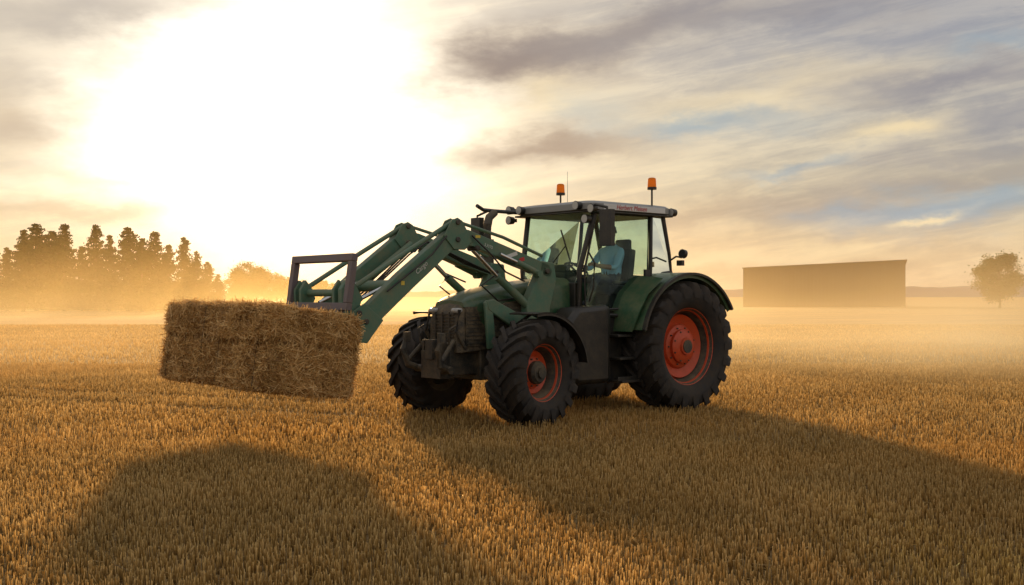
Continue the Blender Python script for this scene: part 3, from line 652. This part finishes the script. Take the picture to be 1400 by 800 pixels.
# ------------------------------------------------------------------ trees
def leafmat(name,c1,c2,tr=.35):
    m,n,o=newmat(name); at=n.nodes.new('ShaderNodeAttribute'); at.attribute_name='rnd'; cc=MIX(E(at.outputs['Fac']),c1,c2)
    df=n.nodes.new('ShaderNodeBsdfDiffuse'); t=n.nodes.new('ShaderNodeBsdfTranslucent'); n.links.new(cc.v,df.inputs[0]); n.links.new(cc.v,t.inputs[0])
    x=n.nodes.new('ShaderNodeMixShader'); x.inputs[0].default_value=tr; n.links.new(df.outputs[0],x.inputs[1]); n.links.new(t.outputs[0],x.inputs[2]); n.links.new(x.outputs[0],o.inputs[0]); return m
mLeaf=leafmat('foliage',(.022,.048,.012),(.065,.10,.025),.3); mNeedle=leafmat('needles',(.020,.034,.012),(.05,.066,.022),.15); mBark=paint('bark',(.07,.05,.035),.9,dust=.1,sc=2)
def tree_mesh(kind,H,Wd,seed):
    r=np.random.default_rng(seed); tb=MB()
    tb.tube([(0,0,-.2),(.05,0,H*.3),(-.05,.05,H*.6),(0,0,H*.9)],[H*.022,H*.018,H*.012,H*.003],8)
    if kind=='conifer':
        P=[];K=[];lv=0;zz=H*.04
        pw=r.uniform(.55,.85)
        while zz<H*.985:
            t=zz/H; nb=int(r.integers(5,9)); 
            for j in range(nb):
                a=r.uniform(0,6.28); R=(Wd/2*(1-t)**pw*(1-.35*max(0,.15-t)/.15))*r.uniform(.45,1.18)+.08
                m_=int(10+R*28); q=r.uniform(.05,1,m_)**.75; up=.25*R*q-.25*R*q*q
                sp=.10+.17*R*(1-q*.5)
                pts=np.stack([np.cos(a)*q*R,np.sin(a)*q*R,zz+up],1)+r.normal(size=(m_,3))*np.stack([sp,sp,sp*.6],1)
                P.append(pts);K.append(np.full(m_,lv))
                if j==0: tb.tube([(0,0,zz),(R*.9*math.cos(a),R*.9*math.sin(a),zz-.12*R)],[.04,.012],5)
                lv+=1
            zz+=H*.036*r.uniform(.7,1.4)
        Pn=np.concatenate(P); k=np.concatenate(K); nl=len(Pn); s0,s1=.06,.15
    else:
        zc,zr_=(.55,.40) if seed==300 else (.56,.36)
        C=[];S_=[]
        for i in range(60 if seed==300 else 46):
            v=r.normal(size=3); v/=np.linalg.norm(v); q=r.uniform(.25,1)**.45
            c_=(v[0]*Wd*.42*q,v[1]*Wd*.42*q,H*zc+v[2]*H*zr_*q); C.append(c_); S_.append(Wd*.105*r.uniform(.7,1.3))
            if i%3==0: tb.tube([(0,0,min(H*.2+i*H*.01,H*.5)),(c_[0]*.5,c_[1]*.5,(c_[2]+H*.3)/2),c_],[H*.010,H*.006,.02],5)
        nl=15000; C=np.array(C); S_=np.array(S_); k=r.integers(0,len(C),nl); Pn=C[k]+r.normal(size=(nl,3))*S_[k][:,None]*np.array([.62,.62,.5]); s0,s1=.06,.15
    Pn[:,2]=np.clip(Pn[:,2],H*.05,H*1.02)
    A_=r.normal(size=(nl,3)); A_/=np.linalg.norm(A_,axis=1)[:,None]; B_=np.cross(A_,r.normal(size=(nl,3))); B_/=np.linalg.norm(B_,axis=1)[:,None]
    sz=r.uniform(s0,s1,nl)[:,None]; V=np.stack([Pn-A_*sz-B_*sz*.6,Pn+A_*sz-B_*sz*.6,Pn+A_*sz+B_*sz*.6,Pn-A_*sz+B_*sz*.6],1).reshape(-1,3)
    rn=np.clip(r.uniform(0,.5,nl)+.5*((k*37)%10)/10,0,1)
    return tb,V,rn
protos={}
def tree(kind,x,y,H,Wd,seed,label,group=None):
    key=(kind,seed)
    if key not in protos:
        tb,V,rn=tree_mesh(kind,10,Wd/H*10,seed); 
        e=empty('conifer_tree' if kind=='conifer' else 'tree',None,None); t=tb.obj('trunk',mBark,e); cw=rawquads('crown',V,rn,mNeedle if kind=='conifer' else mLeaf,e); protos[key]=(e,t,cw); 
    else:
        e0,t0,c0=protos[key]; e=e0.copy(); col.objects.link(e); t=t0.copy(); cw=c0.copy()
        for q in (t,cw): col.objects.link(q); q.parent=e
    e.location=(x,y,0); e.scale=(H/10*random.uniform(.9,1.15),)*2+(H/10,); e.rotation_euler=(0,0,random.uniform(0,6.28))
    e['label']=label; e['category']='tree'
    if group: e['group']=group
LT=[(10,338,.9),(32,315,1),(50,306,1.1),(70,314,1.0),(88,303,1.2),(112,336,.8),(131,307,1.1),(150,322,.9),(175,311,1.2),(194,324,1),(212,314,1.2),(230,334,.9),(252,324,1),(268,344,1.1),(284,358,1.1),(298,374,1.2),(-20,318,1),(-45,330,1)]
for i,(px,py,w) in enumerate(LT):
    D=122+random.uniform(-8,8); H=PZ(py,D); tree('conifer',PX(px,D),D,H,H*.56,100+i%6,'tall dark conifer in a tree row beside the field','row of conifers at the field edge')
for i,(px,py) in enumerate(((338,358),(352,366),(372,374),(388,378),(412,384),(438,384),(322,378),(460,388),(478,386))):
    D=175+random.uniform(-10,10); H=PZ(py,D)+.3; tree('broad',PX(px,D),D,H,H*.9,200+i%2,'small leafy tree in dusty haze at the field edge','small trees along the field edge')
D=150; tree('broad',PX(1367,D),D,PZ(343,D),7.0,300,'lone round leafy green tree at the field edge')
n=30000; X=rng.uniform(-105,-22,n); hh=1.6+1.2*np.sin(X*.25)+.8*np.sin(X*.9); Y=135+rng.normal(0,2,n); Z=rng.uniform(0,1,n)**.8*hh
A_=rng.normal(size=(n,3)); A_/=np.linalg.norm(A_,axis=1)[:,None]; B_=np.cross(A_,rng.normal(size=(n,3))); B_/=np.linalg.norm(B_,axis=1)[:,None]; Pn=np.stack([X,Y,Z],1); s_=.22
hd=rawquads('hedge',np.stack([Pn-A_*s_-B_*s_,Pn+A_*s_-B_*s_,Pn+A_*s_+B_*s_,Pn-A_*s_+B_*s_],1).reshape(-1,3),rng.uniform(0,1,n),mLeaf,kind='stuff'); hd['label']='low dark green hedge beneath the conifers'; hd['category']='hedge'
# hills
b=MB(); n=160; D=1800; lo=[];hi=[];bk=[]
for i in range(n+1):
    px=-400+2300*i/n; x=PX(px,D); h=8+max(0,(px-850)/550)*14+3.5*math.sin(px*.013)+2*math.sin(px*.041)+.8*math.sin(px*.21)
    lo.append((x,D,-2)); hi.append((x,D+60,h)); bk.append((x,D+500,h*.8))
b.loft([lo,hi,bk],cap=False,closed=False)
ho=b.obj('hills',paint('hill_woods',(.13,.14,.165),.95,dust=.2,sc=.01)); ho['kind']='structure'; ho['label']='low distant wooded hills on the horizon'; ho['category']='hills'
# ------------------------------------------------------------------ dust haze (real volumes with soft density)
def hazemat(name,colr,g):
    m,n,o=newmat(name); v=n.nodes.new('ShaderNodeVolumeScatter'); at=n.nodes.new('ShaderNodeAttribute'); at.attribute_name='density'
    n.links.new(at.outputs['Fac'],v.inputs['Density']); v.inputs['Color'].default_value=(*colr,1); v.inputs['Anisotropy'].default_value=g
    n.links.new(v.outputs[0],o.inputs['Volume']); return m
def haze(name,mn_,mx_,res,fn,mat,label):
    me=bpy.data.meshes.new(name); o_=bpy.data.objects.new(name,me); col.objects.link(o_)
    ng=bpy.data.node_groups.new(name,'GeometryNodeTree'); ng.interface.new_socket('Geometry',in_out='OUTPUT',socket_type='NodeSocketGeometry')
    E.nt=ng; vc=ng.nodes.new('GeometryNodeVolumeCube'); vc.inputs['Min'].default_value=mn_; vc.inputs['Max'].default_value=mx_
    for k_,r_ in zip(('Resolution X','Resolution Y','Resolution Z'),res): vc.inputs[k_].default_value=r_
    ps=ng.nodes.new('GeometryNodeInputPosition'); p=E(ps.outputs[0]); x,y,z=SEP(p)
    dens=fn(p,x,y,z); ng.links.new(dens.v,vc.inputs['Density'])
    sm=ng.nodes.new('GeometryNodeSetMaterial'); sm.inputs['Material'].default_value=mat; ng.links.new(vc.outputs[0],sm.inputs[0])
    go_=ng.nodes.new('NodeGroupOutput'); ng.links.new(sm.outputs[0],go_.inputs[0])
    md=o_.modifiers.new('haze','NODES'); md.node_group=ng
    o_['kind']='stuff'; o_['label']=label; o_['category']='dust'; return o_
def far(p,x,y,z):
    nz=SS(NZ(XYZ(x*.03,y*.03,z*.15),1.,4,.55),.3,.7)*.9+.55
    ywin=SS(y,44,92)*(1.-SS(y,138,158)); xwin=SS(x,-118,-98)*(1.-SS(x,108,126))
    left=1.-SS(x,-8,34)
    zt=1.-SS(z,7,11)
    lo=M('EXPONENT',z*-.44)*(left*.0115+.0030); hi=M('EXPONENT',z*-.2)*(left*.0010+.0003)
    return (lo*nz+hi)*ywin*xwin*zt
def near(p,x,y,z):
    nz=SS(NZ(XYZ(x*.14,y*.14,z*.4),1.,3,.55),.36,.66)+.12
    win=SS(x,-24,-14)*(1.-SS(x,16,24))*SS(y,17,22)*(1.-SS(y,36,46))*(1.-SS(z,2.8,4.4))
    return M('EXPONENT',z*-.65)*nz*win*(SS(x,0,6)*.070+.022)
haze('dust_haze',(-120,47,0),(128,160,12),(56,34,6),far,hazemat('haze_far',(1,.77,.36),.55),'golden backlit dust hanging low over the field')
haze('dust_haze',(-24,17,0),(25,46.5,4.8),(30,18,4),near,hazemat('haze_near',(1,.78,.42),.5),'dust stirred up and drifting behind the tractor')
# ------------------------------------------------------------------ camera
cd=bpy.data.cameras.new('camera'); cd.lens=F/1400*36; cd.sensor_width=36; cd.clip_end=9000; cd.clip_start=.1
co_=bpy.data.objects.new('camera',cd); col.objects.link(co_); co_.location=(0,0,CH); co_.rotation_euler=(math.radians(90)+math.atan(5/F),0,0)
scene.camera=co_
